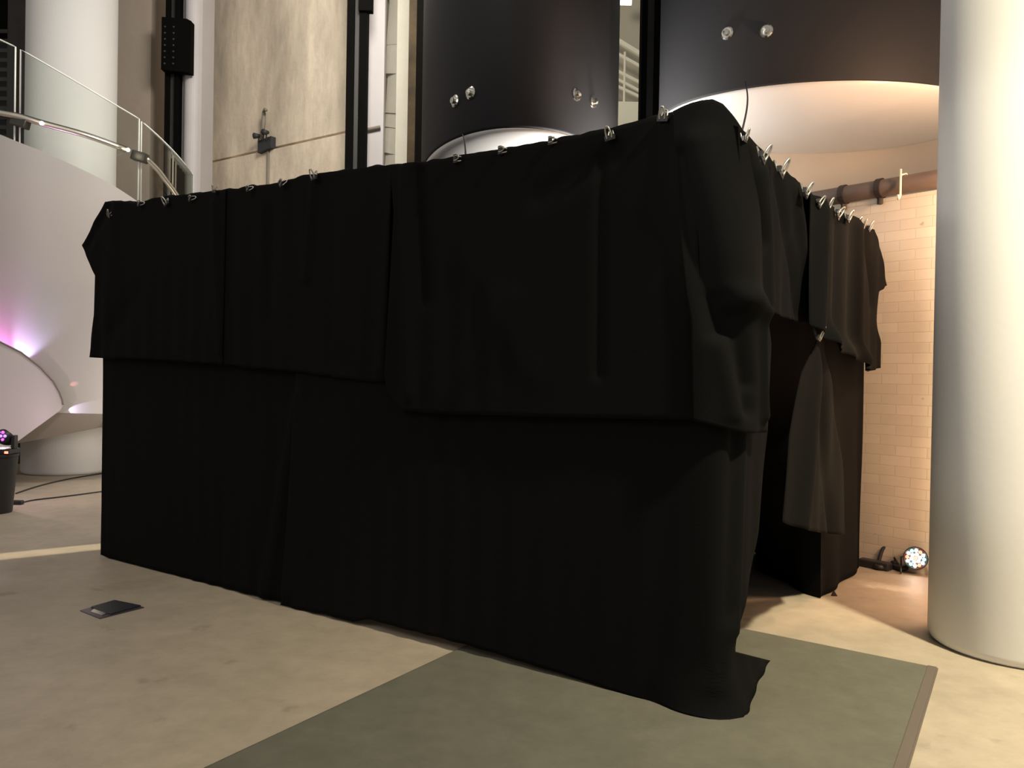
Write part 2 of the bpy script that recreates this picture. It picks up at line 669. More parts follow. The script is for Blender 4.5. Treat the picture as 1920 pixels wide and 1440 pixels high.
# steel post with gear box
t, wd = steel_post(301, 336, 11.3, 'dark steel column with a boxy fitting between two pale piers', ('black_steel', 'dark_steel'), 0.33)
zb0, zb1 = P(340, 137, 11.2).z, P(340, 36, 11.2).z
bx = bmesh.new()
xr = XY(350, 11.2) - t.location.x
prism(bx, [Vector((-wd * 0.5, -0.12, zb0 + 0.04)), Vector((xr, -0.12, zb0)), Vector((xr, -0.12, zb1 - 0.03)),
           Vector((xr - 0.06, -0.12, zb1)), Vector((-wd * 0.5, -0.12, zb1 + 0.02))], (0, 0.12, 0))
hb = link('fitting', bx, 'black_steel', t)
bx = bmesh.new()
for i in range(2):
    for k in range(7):
        z = zb0 + 0.12 + k * 0.085
        bmesh.ops.create_icosphere(bx, subdivisions=1, radius=0.018,
                                   matrix=Matrix.Translation((-wd * 0.25 + i * 0.12, -0.12, z)))
link('rivets', bx, 'dark_steel', hb)
# pale pilaster with a rounded face
bm = bmesh.new()
x0, x1 = XY(335, 11.5), XY(373, 11.5)
bmr = (x1 - x0) / 2
prism(bm, [Vector((x0, 11.9, 0)), Vector((x0, 11.45, 0))] +
      [Vector(((x0 + x1) / 2 + 0.02 + bmr * 0.8 * math.sin(q), 11.45 - bmr * 0.8 * math.cos(q), 0)) for q in
       [R(-70 + 14 * i) for i in range(11)]] + [Vector((x1, 11.45, 0)), Vector((x1, 11.9, 0))], (0, 0, 7.5))
tag(link('pilaster', bm, 'lavender_paint'), 'pale grey pilaster with rounded face left of the stained concrete wall', 'column')

# ---- middle: black post, pale pilaster, ragged brick pier, rusty post
t, wd = steel_post(640, 682, 10.2, 'black steel column at the right edge of the stained concrete wall', ('black_steel', 'dark_steel'), 0.38)
bm = bmesh.new()
z0 = P(685, 16, 10.1).z
box(bm, (wd * 0.1, -0.05, z0), (wd * 0.5 + 0.07, 0.06, z0 + 1.2), 0.005)
link('bracket', bm, 'black_steel', t)
post('pilaster', 678, 714, 10.7, 'lavender_paint', 'smooth pale lavender pilaster between black column and ragged brick pier', depth=0.12)
zr = P(690, 240, 10.65).z
bm = bmesh.new()
tube(bm, [(XY(679, 10.6), 10.66, zr - 0.02), (XY(704, 10.6), 10.66, zr + 0.02)], 0.022)
tag(link('steel_bar', bm, 'conduit'), 'short grey steel bar across the pale lavender pilaster', 'bar')
# ragged brick pier: toothed left flank, bright face
t = thing('brick_pier', 'cream painted brick pier with a ragged edge beside rusty column', 'pier', (0, 0, 0))
x0, x1, x2 = XY(714, 10.95), XY(736, 10.62), XY(760, 10.7)
bm = bmesh.new()
z = 0
k = 0
while z < 7.3:
    hgt = random.uniform(0.16, 0.42)
    dx = random.uniform(-0.03, 0.025)
    dy = random.uniform(0, 0.035)
    zz = [(x0 + dx, 10.95, z + 0.10), (x1, 10.63 + dy, z - 0.01), (x1, 10.63 + dy, z + hgt + 0.01), (x0 + dx + 0.02, 10.95, z + hgt + 0.12)]
    prism(bm, [Vector(q) for q in zz], (0, 0.35, 0))
    z += hgt
link('ragged_flank', bm, 'cream_brick', t)
bm = bmesh.new()
box(bm, (x1 - 0.01, 10.60, 0), (x2, 10.72, 7.5))
link('painted_face', bm, 'cream_brick', t)
t, wd = steel_post(756, 788, 9.6, 'rust-stained dark steel column touching the left dark drum', ('rusty_steel', 'black_steel', 'black_steel'), 0.5)
# right of the left drum
post('steel_column', 1128, 1147, 9.4, 'black_steel', 'thin black steel column at the right flank of the left drum', depth=0.2)
t, wd = steel_post(1187, 1226, 8.3, 'black steel column between the lit slit and the right drum', ('black_steel', 'dark_steel'), 0.3)

# ---- pale stair seen far away through the slit
t = thing('far_staircase', 'pale staircase railing far away seen through the bright slit', 'staircase', (XY(1168, 14.2), 14.2, 0))
xa, xb = XY(1120, 14.2) - t.location.x, XY(1230, 14.2) - t.location.x


def slitbar(py0, py1, th, name='rail'):
    bm = bmesh.new()
    za, zb = P(1147, py0, 14.2).z, P(1187, py1, 14.2).z
    ex = (zb - za) * 0.6
    tube(bm, [(xa, 0, za - ex), (xb, 0, zb + ex)], th, 8)
    link(name, bm, 'far_rail', t)


for y0, y1, th in ((78, 108, 0.05), (103, 130, 0.035), (135, 160, 0.035), (150, 176, 0.03), (163, 186, 0.03)):
    slitbar(y0, y1, th)
bm = bmesh.new()
za = P(1147, 190, 14.1).z
box(bm, (xa, -0.1, 0.0), (xb, 0.1, za), 0.0)
link('landing', bm, 'far_rail', t)
bm = bmesh.new()
tube(bm, [(XY(1160, 14.2) - t.location.x, -0.02, za), (XY(1160, 14.2) - t.location.x, -0.02, za + 0.9)], 0.02, 8)
link('baluster', bm, 'far_rail', t)
zt = P(1160, 8, 14.0).z
t = thing('strip_light', 'bright white strip light at the top of the lit slit', 'light', (XY(1160, 14.0), 14.0, zt))
bm = bmesh.new()
box(bm, (-0.10, -0.06, 0.0), (0.10, 0.02, 0.09), 0.006)
link('diffuser', bm, 'tube_glow', t)
bm = bmesh.new()
box(bm, (-0.12, -0.05, 0.09), (0.12, 0.05, 0.13))
box(bm, (-0.11, 0.02, -0.01), (0.11, 0.05, 0.10))
link('housing', bm, 'far_rail', t)

# ------------------------------------------------------------------ the hanging drums


def drum(label, cx, cy, rx, ry, zrim, bolts, belly):
    t = thing('hanging_drum', label, 'drum', (cx, cy, zrim))
    h = 3.2
    bm = bmesh.new()
    lathe(bm, [(0.985, 0.0), (1.0, 0.012), (1.0, h)], (0, 0), 128, rx, ry)
    link('casing', bm, 'pod_dark', t, smooth=True)
    bm = bmesh.new()
    lathe(bm, [(0.985, 0.012)] + [(0.985 * math.cos(q), -belly * math.sin(q)) for q in [R(4 + 86 * i / 14) for i in range(14)]] + [(0, -belly)],
          (0, 0), 128, rx, ry)
    link('white_underside', bm, 'pod_white', t, smooth=True)
    for (px, py) in bolts:
        d = ray(px, py)
        o = CAM - Vector((cx, cy, 0))
        A = (d.x / rx) ** 2 + (d.y / ry) ** 2
        Bq = 2 * (o.x * d.x / rx ** 2 + o.y * d.y / ry ** 2)
        Cq = (o.x / rx) ** 2 + (o.y / ry) ** 2 - 1
        disc = Bq * Bq - 4 * A * Cq
        if disc < 0:
            continue
        s = (-Bq - math.sqrt(disc)) / (2 * A)
        p = CAM + d * s - Vector((cx, cy, zrim))
        n = Vector((p.x / rx ** 2, p.y / ry ** 2, 0)).normalized()
        M = Matrix.Translation(p) @ n.to_track_quat('Z', 'Y').to_matrix().to_4x4()
        bm = bmesh.new()
        lathe(bm, [(0.046, -0.01), (0.046, 0.012), (0.036, 0.02), (0.022, 0.02), (0.022, 0.038), (0.0, 0.045)], (0, 0), 14)
        bmesh.ops.transform(bm, matrix=M, verts=bm.verts)
        link('bolt', bm, 'bolt_steel', t)
    return t


YD = 7.3
xc = XY(966, YD)
rxl = 178 / F * YD
ryl = 1.75
zr = P(966, 237, YD - ryl).z
drum('dark cylindrical drum with four bolts hanging behind the long side of the booth', xc, YD, rxl, ryl, zr,
     ((855, 190), (884, 175), (1080, 177), (1111, 191)), 0.14)
YD2 = 6.25
xc2 = XY(1530, YD2)
rx2 = 302 / F * YD2
ry2 = 0.86
zr2 = P(1525, 148, YD2 - ry2).z
drum('wide dark drum with two bolts hanging above the near corner, beside the white column', xc2, YD2, rx2, ry2, zr2,
     ((1364, 63), (1437, 59)), 0.10)


def cord(label, p0, p1, bow, r=0.0045):
    bm = bmesh.new()
    pts = []
    for i in range(13):
        k = i / 12
        p = Vector(p0).lerp(Vector(p1), k)
        p.x += bow * math.sin(math.pi * k)
        pts.append(p)
    tube(bm, pts, r, 8)
    tag(link('cord', bm, 'black_plastic', smooth=True), label, 'cord')


# ------------------------------------------------------------------ pipe on the brick wall
t = thing('service_pipe', 'brown service pipe running along the top of the glazed brick wall', 'pipe', (0, 0, 0))
pn = Vector((-tdir.y, tdir.x, 0))
if pn.dot(CAM - TW) < 0:
    pn = -pn
base = Vector((TW.x, TW.y, ztop + 0.068)) + pn * 0.02
bm = bmesh.new()
tube(bm, [base - tdir * 1.4, base + tdir * 2.6], 0.062, 20)
link('pipe_run', bm, 'pipe_brown', t, smooth=True)
for k in (0.35, 0.62):
    bm = bmesh.new()
    c = base + tdir * k
    tube(bm, [c - tdir * 0.02, c + tdir * 0.02], 0.072, 20)
    box(bm, (-0.015, -0.015, -0.11), (0.015, 0.015, -0.05), M=Matrix.Translation(c))
    link('pipe_clamp', bm, 'brown_steel', t)
# cream hook hanging over the pipe
hp = base + tdir * 0.17
t = thing('hanging_hook', 'small cream hook hung over the brown pipe near the white column', 'hook', hp)
bm = bmesh.new()
tube(bm, [pn * 0.085 + Vector((0, 0, 0.09)), pn * 0.085 + Vector((0, 0, -0.02)), pn * 0.085 + Vector((0, 0, -0.09)),
          pn * 0.11 + Vector((0, 0, -0.12)), pn * 0.12 + Vector((0, 0, -0.09))], 0.008, 8)
link('hook_body', bm, 'far_rail', t, smooth=True)
bm = bmesh.new()
tube(bm, [pn * 0.085 + Vector((0, 0, 0.05)), Vector((0, 0, 0.075)), -pn * 0.08], 0.006, 8)
link('hook_loop', bm, 'far_rail', t, smooth=True)

# ------------------------------------------------------------------ curved stair at left
SR = 1.55


def cyl(px, py, r):
    """first hit of the pixel ray with the stair's cylinder of radius r"""
    d = ray(px, py)
    A = d.x ** 2 + d.y ** 2
    B = -2 * (d.x * SC.x + d.y * SC.y)
    Cq = SC.x ** 2 + SC.y ** 2 - r * r
    disc = max(0, B * B - 4 * A * Cq)
    s = (-B - math.sqrt(disc)) / (2 * A)
    return CAM + d * s


def interp(tab, x):
    if x <= tab[0][0]:
        return tab[0][1]
    for (a, ya), (b, yb) in zip(tab, tab[1:]):
        if x <= b:
            return ya + (yb - ya) * (x - a) / (b - a)
    return tab[-1][1]


def ang_of(p):
    return math.atan2(p.y - SC.y, p.x - SC.x)


def curve_by_angle(pix, r):
    return sorted((ang_of(cyl(x, y, r)), cyl(x, y, r).z) for x, y in pix)


top_c = curve_by_angle([(-90, 222), (0, 252), (36, 267), (78, 283), (133, 308), (205, 343), (250, 372), (300, 410), (340, 450)], SR)
bot_c = curve_by_angle([(-90, 772), (60, 772), (190, 776), (340, 780)], SR)
lo_c = curve_by_angle([(-90, 852), (35, 831), (190, 801), (330, 780)], SR - 0.35)
a0, a1 = R(-165), R(14)
N = 72
stair = thing('curved_stair', 'white curved staircase wall sweeping down from upper left behind the booth', 'staircase', (SC.x, SC.y, 0))


def cpt(a, r, z):
    return Vector((math.cos(a) * r, math.sin(a) * r, z))


def band(name, f_in, material, parent):
    """f_in(a) -> list of profile points (r, z) forming a closed section; swept along the arc"""
    bm = bmesh.new()
    rows = []
    for i in range(N + 1):
        a = a0 + (a1 - a0) * i / N
        rows.append([bm.verts.new(cpt(a, r, z)) for r, z in f_in(a)])
    m = len(rows[0])
    for i in range(N):
        for k in range(m):
            bm.faces.new((rows[i][k], rows[i + 1][k], rows[i + 1][(k + 1) % m], rows[i][(k + 1) % m]))
    bm.faces.new(rows[0])
    bm.faces.new(rows[-1][::-1])
    o = link(name, bm, material, parent)
    for p in o.data.polygons:
        p.use_smooth = True
    o.data.set_sharp_from_angle(angle=R(35))
    return o


band('parapet_wall', lambda a: [(SR, interp(bot_c, a)), (SR, interp(top_c, a)), (SR - 0.10, interp(top_c, a)), (SR - 0.10, interp(bot_c, a))],
     'stair_white', stair)
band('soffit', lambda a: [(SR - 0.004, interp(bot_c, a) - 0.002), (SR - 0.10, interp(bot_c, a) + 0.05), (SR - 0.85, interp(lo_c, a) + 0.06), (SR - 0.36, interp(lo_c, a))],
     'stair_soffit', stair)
# rounded lower parapet in front of it, a curved sheet of its own radius
PT = [(-100, 592), (-40, 620), (0, 641), (40, 661), (75, 688), (100, 715), (112, 736), (117, 750), (118.5, 759)]
PB = [(-100, 920), (-30, 872), (0, 851), (30, 830), (60, 808), (85, 790), (104, 776), (112, 770), (118.5, 761)]
xs = [-98 + i * 6 for i in range(34)] + [104, 107, 110, 112, 114, 115.5, 117, 118, 118.5]
xs = sorted(set(xs))
bm = bmesh.new()
cols = []
C3 = Vector((SC.x, SC.y, 0))
edge_pts = []
for x in xs:
    row = []
    for r in (SR + 0.22, SR + 0.19):
        row.append([bm.verts.new(cyl(x, interp(PT, x) + (interp(PB, x) - interp(PT, x)) * k / 12, r) - C3) for k in range(13)])
    cols.append(row)
    edge_pts.append(cyl(x, interp(PT, x), SR + 0.222) - C3)
for A_, B_ in zip(cols, cols[1:]):
    for q in range(2):
        for k in range(12):
            bm.faces.new((A_[q][k], B_[q][k], B_[q][k + 1], A_[q][k + 1]))
    for k in (0, 12):
        bm.faces.new((A_[0][k], B_[0][k], B_[1][k], A_[1][k]))
for c in (cols[0], cols[-1]):
    for k in range(12):
        bm.faces.new((c[0][k], c[0][k + 1], c[1][k + 1], c[1][k]))
o = link('lower_parapet', bm, 'parapet_lit_white', stair, smooth=True)
o.data.set_sharp_from_angle(angle=R(40))
bm = bmesh.new()
tube(bm, edge_pts, 0.010, 8)
link('edge_trim', bm, 'conduit', stair, smooth=True)

# glass balustrade
bal = thing('glass_balustrade', 'frameless glass balustrade with round steel handrail on the curved stair', 'railing', (SC.x, SC.y, 0))
GR = SR - 0.05


def glass_panel(pix_top, pix_bot_y, n=18):
    tp = [cyl(x, y, GR) - Vector((SC.x, SC.y, 0)) for x, y in pix_top]
    tp = bez(tp, n)
    bm = bmesh.new()
    fr_, bk = [], []
    for p in tp:
        a = math.atan2(p.y, p.x)
        zb = interp(top_c, a) - 0.02
        row = []
        for r in (GR, GR - 0.024):
            row += [bm.verts.new(cpt(a, r, p.z)), bm.verts.new(cpt(a, r, zb))]
        fr_.append(row)
    for A_, B_ in zip(fr_, fr_[1:]):
        bm.faces.new((A_[0], B_[0], B_[1], A_[1]))
        bm.faces.new((A_[2], B_[2], B_[3], A_[3]))
        f1 = bm.faces.new((A_[0], A_[2], B_[2], B_[0]))
        f2 = bm.faces.new((A_[1], A_[3], B_[3], B_[1]))
        f1.material_index = 1
        f2.material_index = 1
    for row in (fr_[0], fr_[-1]):
        f = bm.faces.new((row[0], row[1], row[3], row[2]))
        f.material_index = 1
    o = link('glass_panel', bm, ['pane_glass', 'glass_edge'], bal)
    bm = bmesh.new()
    first, last = tp[0], tp[-1]

    def low(p):
        a = math.atan2(p.y, p.x)
        return cpt(a, GR, interp(top_c, a) - 0.02)
    tube(bm, [low(first)] + tp + [low(last)], 0.0085, 8)
    link('edge_glint', bm, 'glass_edge', o, smooth=True)  # bright tube stands in for light refracted along the pane's edge


glass_panel([(-80, 32), (-30, 60), (29, 88)], 0)
glass_panel([(39, 93), (110, 134), (190, 181), (261, 223)], 0)
glass_panel([(266, 228), (300, 258), (335, 294), (362, 328)], 0)


def rail_seg(pix, r_=0.028):
    pts = bez([cyl(x, y, GR + 0.07) - Vector((SC.x, SC.y, 0)) for x, y in pix], 24)
    bm = bmesh.new()
    tube(bm, pts, r_, 14)
    link('handrail', bm, 'rail_steel', bal, smooth=True)
    bm = bmesh.new()
    tube(bm, [p + Vector((0, 0.012, 0.022)) for p in pts], 0.019, 10)
    link('rail_cap', bm, 'rail_dark', bal, smooth=True)


rail_seg([(-80, 198), (0, 212), (36, 219), (80, 232), (160, 254), (236, 281)])
rail_seg([(274, 297), (296, 319), (312, 340), (328, 362), (345, 392)])
for (px, py) in ((38, 229), (262, 294)):
    p = cyl(px, py, GR + 0.03) - Vector((SC.x, SC.y, 0))
    bm = bmesh.new()
    box(bm, (-0.085, -0.05, -0.055), (0.085, 0.06, 0.055), 0.01, Matrix.Translation(p) @ Matrix.Rotation(R(15), 4, 'Y'))
    link('rail_bracket', bm, 'rail_dark', bal)
for (px, py) in ((78, 231), (240, 281)):  # glowing beads stand in for lights glinting in the polished rail
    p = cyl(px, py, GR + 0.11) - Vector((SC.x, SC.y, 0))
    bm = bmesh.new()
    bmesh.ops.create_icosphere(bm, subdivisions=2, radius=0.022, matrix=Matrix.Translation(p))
    link('rail_glint', bm, 'sparkle', bal, smooth=True)

# ------------------------------------------------------------------ drapery


def face_uv(px, py, off=0.0, face=None):
    """pixel -> (s, z): s < 0 on the long side, s > 0 on the short side"""
    if face is None:
        lo, hi = -WL + 0.01, WR - 0.01
        for _ in range(50):
            s = (lo + hi) / 2
            q = wrap(s, off)[0]
            z = 1.3
            for _k in range(3):
                v = MC.transposed() @ (Vector((q.x, q.y, z)) - CAM)
                yy = 720 - F * v.y / -v.z
                z += (yy - py) * -v.z / F
            v = MC.transposed() @ (Vector((q.x, q.y, z)) - CAM)
            if 960 + F * v.x / -v.z < px:
                lo = s
            else:
                hi = s
        return Vector((s, z))
    if face == 'L':
        p = on_plane(px, py, C0 + nL * off, nL)
        return Vector((-(p - C0).dot(dL), p.z))
    p = on_plane(px, py, C0 + nR * off, nR)
    return Vector(((p - C0).dot(dR), p.z))


CR = 0.10


def wrap(s, off, flat=None):
    """plan position and outward normal at perimeter coordinate s"""
    if flat == 'L':
        return C0 + dL * (-s) + nL * off, nL
    if flat == 'R':
        return C0 + dR * s + nR * off, nR

    def turn(s, p, din, dout, nin, nout):
        k = (s + CR) / (2 * CR)
        q0, q1, q2 = p - din * CR, p, p + dout * CR
        pos = q0 * (1 - k) ** 2 + q1 * 2 * k * (1 - k) + q2 * k * k
        n = (nin * (1 - k) + nout * k).normalized()
        return pos + n * off, n
    if abs(s) < CR:
        return turn(s, C0, -dL, dR, nL, nR)
    if abs(s - WR) < CR:
        return turn(s - WR, R0, dR, dL, nR, -nL)
    if abs(s + WL) < CR:
        return turn(s + WL, L0, -dR, -dL, -nR, nL)
    if s > WR:
        return R0 + dL * (s - WR) - nL * off, -nL
    if s > 0:
        return C0 + dR * s + nR * off, nR
    if s > -WL:
        return C0 + dL * (-s) + nL * off, nL
    return L0 + dR * (-s - WL) - nR * off, -nR


def drape(label, top, bottom, off, folds=(), nu=90, nv=60, flat=None, face=None, left=None, right=None,
          lip=0.12, wav=0.008, wlen=0.16, raw=False, grow=1.0, seed=0, rough_top=0.004, floor_flare=0.0, name='drape',
          cat='cloth', hemrag=0.0):
    """a hanging cloth: Coons patch between its four edges (pixels on the booth's faces, or (s,z) when raw),
    rippled by vertical waves and by explicit fold lines"""
    face = face or flat

    def cv(pts):
        return [Vector(p) if raw else face_uv(p[0], p[1], off, p[2] if len(p) > 2 else face) for p in pts]
    T_, B_ = cv(top), cv(bottom)
    Lf = cv([top[0]] + list(left or []) + [bottom[0]])
    Rt = cv([top[-1]] + list(right or []) + [bottom[-1]])
    fl = []
    for fd in folds:
        (x0, y0, x1, y1, wid, amp) = fd[:6]
        if raw:
            a, b = Vector((x0, y0)), Vector((x1, y1))
        else:
            a, b = face_uv(x0, y0, off, face), face_uv(x1, y1, off, face)
        fl.append((a, b, wid, amp))
    c00, c10, c01, c11 = T_[0], T_[-1], B_[0], B_[-1]
    bm = bmesh.new()
    rows = []
    for j in range(nv + 1):
        v = j / nv
        row = []
        l, r = lerp(Lf, v), lerp(Rt, v)
        for i in range(nu + 1):
            u = i / nu
            t, b = lerp(T_, u), lerp(B_, u)
            q = t * (1 - v) + b * v + l * (1 - u) + r * u - (c00 * (1 - u) * (1 - v) + c10 * u * (1 - v) + c01 * (1 - u) * v + c11 * u * v)
            s, z = q.x, q.y
            if j == 0:
                z += rough_top * noise.noise((s * 14, seed, 0)) * 2
            if j == nv and hemrag:
                z += hemrag * noise.noise((s * 6, seed + 3, 0))
            amp = wav * (0.25 + 0.75 * v ** 0.7 * grow)
            d = amp * (math.sin(2 * math.pi * (s / wlen + 0.6 * noise.noise((s * 1.3, z * 0.25, seed)))) * (0.5 + noise.noise((s * 0.9, 7 + seed, 0))) +
                       1.2 * noise.noise((s * 3.0, z * 0.8, seed + 5)))
            for a, b2, wid, am in fl:
                ab = b2 - a
                k = (q - a).dot(ab) / ab.length_squared
                kk = min(max(k, 0), 1)
                dist = (q - (a + ab * kk)).length
                d += am * math.exp(-(dist / wid) ** 2)
            if floor_flare and z < 0.22:
                kf = min(max((s + 0.25) / 0.3, 0), 1)
                d += floor_flare * kf * ((0.22 - max(z, 0)) / 0.22) ** 2
            p, n = wrap(s, off + max(d, -off * 0.7), flat)
            z = max(z, 0.006)
            row.append(bm.verts.new((p.x, p.y, z)))
        rows.append(row)
    # lip lying over the top of the frame
    if lip:
        ex = []
        for k, (dn, dz) in enumerate(((0.45, 0.016), (1.0, 0.0))):
            rr = []
            for i in range(nu + 1):
                v0 = rows[0][i].co
                s = lerp(T_, i / nu).x
                p, n = wrap(s, off, flat)
                q = v0 - n * (lip * dn)
                rr.append(bm.verts.new((q.x, q.y, v0.z + dz * (1 + noise.noise((s * 9, seed, 2))))))
            ex.append(rr)
        rows = [ex[1], ex[0]] + rows
    for A_, B2 in zip(rows, rows[1:]):
        for i in range(nu):
            bm.faces.new((A_[i], A_[i + 1], B2[i + 1], B2[i]))
    org = wrap((T_[0].x + T_[-1].x) / 2, 0, flat)[0]
    o = link(name, bm, 'black_cloth', smooth=True, origin=(org.x, org.y, 0))
    md = o.modifiers.new('cloth_thickness', 'SOLIDIFY')
    md.thickness = 0.004
    md.offset = 0
    return tag(o, label, cat)


HT = 2.38
# --- lower, floor-length drapes of the long side
drape('floor-length black drape on the left half of the long side',
      [(193, 400), (400, 370), (575, 345)], [(189, 1040), (230, 1058), (380, 1092), (480, 1116), (556, 1134)], 0.02,
      folds=[(560, 760, 500, 1110, 0.05, 0.035), (590, 700, 585, 1100, 0.03, 0.02)], left=[(193, 700), (191, 950)], lip=0.1, seed=1, flat='L')
drape('floor-length black drape of the long side that wraps the near corner',
      [(540, 352), (735, 325), (900, 300), (1200, 245), (1335, 215), (1400, 262), (1430, 296)],
      [(527, 1139), (610, 1151), (660, 1166), (690, 1161), (880, 1210), (1050, 1262), (1200, 1312), (1280, 1340), (1345, 1348), (1400, 1280), (1431, 1236)], 0.045,
      folds=[(560, 740, 540, 1110, 0.04, 0.02), (1352, 800, 1340, 1280, 0.05, 0.02), (1395, 700, 1375, 1180, 0.04, 0.025), (1375, 800, 1362, 1150, 0.03, -0.02)],
      left=[(560, 600), (545, 900), (529, 1128)], right=[(1441, 600), (1437, 812), (1420, 1000), (1400, 1120), (1386, 1180), (1380, 1222)], lip=0.1, seed=2,
      nu=140, nv=90, floor_flare=0.075)
# --- upper drapes of the long side
drape('short upper black drape at the left end of the long side, its corner poking out',
      [(196, 379), (230, 379), (262, 381), (290, 371), (340, 366), (400, 359), (424, 357)],
      [(167, 670), (200, 672), (240, 672), (300, 675), (418, 683)], 0.075,
      folds=[(205, 385, 160, 460, 0.05, -0.02), (215, 380, 200, 640, 0.06, 0.015), (250, 560, 180, 660, 0.08, -0.015), (405, 380, 412, 660, 0.03, 0.02)],
      left=[(175, 415), (152, 460), (165, 490), (178, 516), (176, 590)], flat='L', lip=0.12, seed=3, nu=60)
drape('upper black drape of the long side between the left end cloth and middle overlap',
      [(415, 357), (470, 350), (520, 345), (560, 331), (600, 325), (660, 318), (740, 309)],
      [(412, 684), (480, 690), (560, 697), (640, 709), (690, 716), (724, 714)], 0.065,
      folds=[(588, 345, 575, 520, 0.03, 0.018), (740, 330, 715, 690, 0.035, 0.02), (505, 400, 500, 600, 0.04, -0.012), (650, 400, 640, 640, 0.06, 0.012)],
      flat='L', lip=0.12, seed=4, hemrag=0.01)
drape('longer upper black drape of the long side right of the middle overlap',
      [(732, 310), (800, 303), (870, 290), (940, 280), (1035, 262), (1143, 241), (1245, 214), (1300, 198)],
      [(726, 742), (752, 770), (830, 776), (1000, 781), (1180, 785), (1320, 788)], 0.085,
      folds=[(785, 320, 800, 560, 0.035, -0.03), (758, 320, 768, 740, 0.03, 0.02), (1010, 370, 1140, 290, 0.06, -0.018), (1125, 300, 1120, 700, 0.025, -0.014),
             (960, 560, 840, 740, 0.07, 0.012), (880, 480, 1000, 700, 0.08, 0.01)],
      left=[(738, 400), (722, 700)], flat='L', lip=0.12, seed=5, nu=110)
# --- cloth over the near corner
drape('black cloth thrown over the near corner, humped at the top, creased downwards',
      [(1262, 207), (1290, 198), (1315, 189), (1336, 187), (1355, 196), (1378, 222), (1396, 250)],
      [(1300, 789), (1340, 799), (1370, 807), (1400, 812), (1437, 811)], 0.11,
      folds=[(1275, 290, 1350, 620, 0.035, -0.035), (1310, 270, 1400, 560, 0.06, 0.03), (1350, 560, 1405, 770, 0.03, -0.03), (1385, 590, 1408, 720, 0.022, -0.03),
             (1425, 590, 1430, 780, 0.03, 0.03), (1390, 560, 1430, 580, 0.05, 0.03), (1360, 640, 1380, 780, 0.025, 0.02)],
      left=[(1270, 400), (1295, 600)], right=[(1412, 330), (1430, 470), (1434, 580), (1447, 650), (1440, 740)], lip=0.12, seed=6, nu=80, nv=90, wav=0.006)
# --- upper drapes of the short side
drape('upper black drape on the short side next to the corner cloth, lifting off the doorway',
      [(1385, 237), (1404, 257), (1430, 284), (1463, 313), (1490, 336), (1513, 356), (1545, 380)],
      [(1392, 560), (1430, 580), (1470, 596), (1510, 604), (1530, 612)], 0.072,
      folds=[(1425, 330, 1440, 560, 0.06, 0.03), (1460, 340, 1500, 590, 0.06, -0.03), (1405, 300, 1425, 450, 0.04, -0.03), (1490, 370, 1523, 600, 0.05, 0.03)],
      flat='R', lip=0.10, seed=7, nu=70, wav=0.012, wlen=0.2)
drape('upper black drape at the far end of the short side, bulging past the end',
      [(1520, 362), (1548, 380), (1575, 396), (1600, 410), (1622, 422), (1640, 431)],
      [(1518, 610), (1545, 640), (1585, 672), (1605, 690), (1628, 697), (1650, 690)], 0.11,
      folds=[(1540, 400, 1528, 610, 0.08, 0.04), (1575, 420, 1570, 650, 0.08, -0.05), (1600, 430, 1600, 670, 0.08, 0.05), (1628, 450, 1640, 560, 0.08, -0.05),
             (1550, 640, 1615, 690, 0.08, 0.06)],
      right=[(1652, 470), (1663, 535), (1650, 546), (1646, 600), (1651, 640)], flat='R', lip=0.10, seed=8, nu=70, wav=0.014, wlen=0.24)
# --- curtain at the far end of the doorway
def ruled(label, top, bottom, fold_n, fold_amp, nu, nv, org, seed):
    """a gathered curtain stretched between two curves in space, with soft vertical folds"""
    bm = bmesh.new()
    rows = []
    for j in range(nv + 1):
        v = j / nv
        row = []
        for i in range(nu + 1):
            u = i / nu
            t, b2 = lerp(top, u), lerp(bottom, u)
            p = t.lerp(b2, v)
            tg = lerp(bottom, min(1, u + 0.03)) - lerp(bottom, max(0, u - 0.03))
            n = Vector((tg.y, -tg.x, 0)).normalized()
            d = fold_amp * (0.15 + 0.85 * v) * (math.sin(2 * math.pi * (u * fold_n + 0.35 * noise.noise((u * 3, v * 1.5, seed)))) + 0.8 * noise.noise((u * 5, v * 2, seed + 4)))
            q = p + n * d
            row.append(bm.verts.new((q.x, q.y, max(q.z, 0.006))))
        rows.append(row)
    for A_, B2 in zip(rows, rows[1:]):
        for i in range(nu):
            bm.faces.new((A_[i], A_[i + 1], B2[i + 1], B2[i]))
    o = link('drape', bm, 'black_cloth', smooth=True, origin=org)
    md = o.modifiers.new('cloth_thickness', 'SOLIDIFY')
    md.thickness = 0.004
    md.offset = 0
    return tag(o, label, 'cloth')


def on_r(px, py, off):
    return on_plane(px, py, C0 + nR * off, nR)


KN = G(1540, 1124)
ruled('floor-length black curtain at the far side of the open doorway',
      [on_r(1452, 345, 0.0), on_r(1530, 385, 0.0), on_r(1600, 428, 0.0), on_r(1622, 438, 0.0)],
      [G(1418, 1069), G(1490, 1104), KN, KN.lerp(R0, 0.5), R0.copy()], 4, 0.014, 80, 50, (KN.x, KN.y, 0), 9)
drape('black curtain flap folded back from the doorway and pinned by a clip',
      [(1530, 629), (1535, 626), (1541, 630)], [(1466, 979), (1500, 992), (1545, 1000), (1586, 1003)], 0.075,
      folds=[(1534, 640, 1500, 980, 0.10, 0.04), (1535, 640, 1560, 1000, 0.08, -0.04)],
      left=[(1503, 700), (1480, 820), (1474, 900)], right=[(1562, 740), (1580, 900)], flat='R', lip=0, seed=10, nu=40, wav=0.008, wlen=0.3)
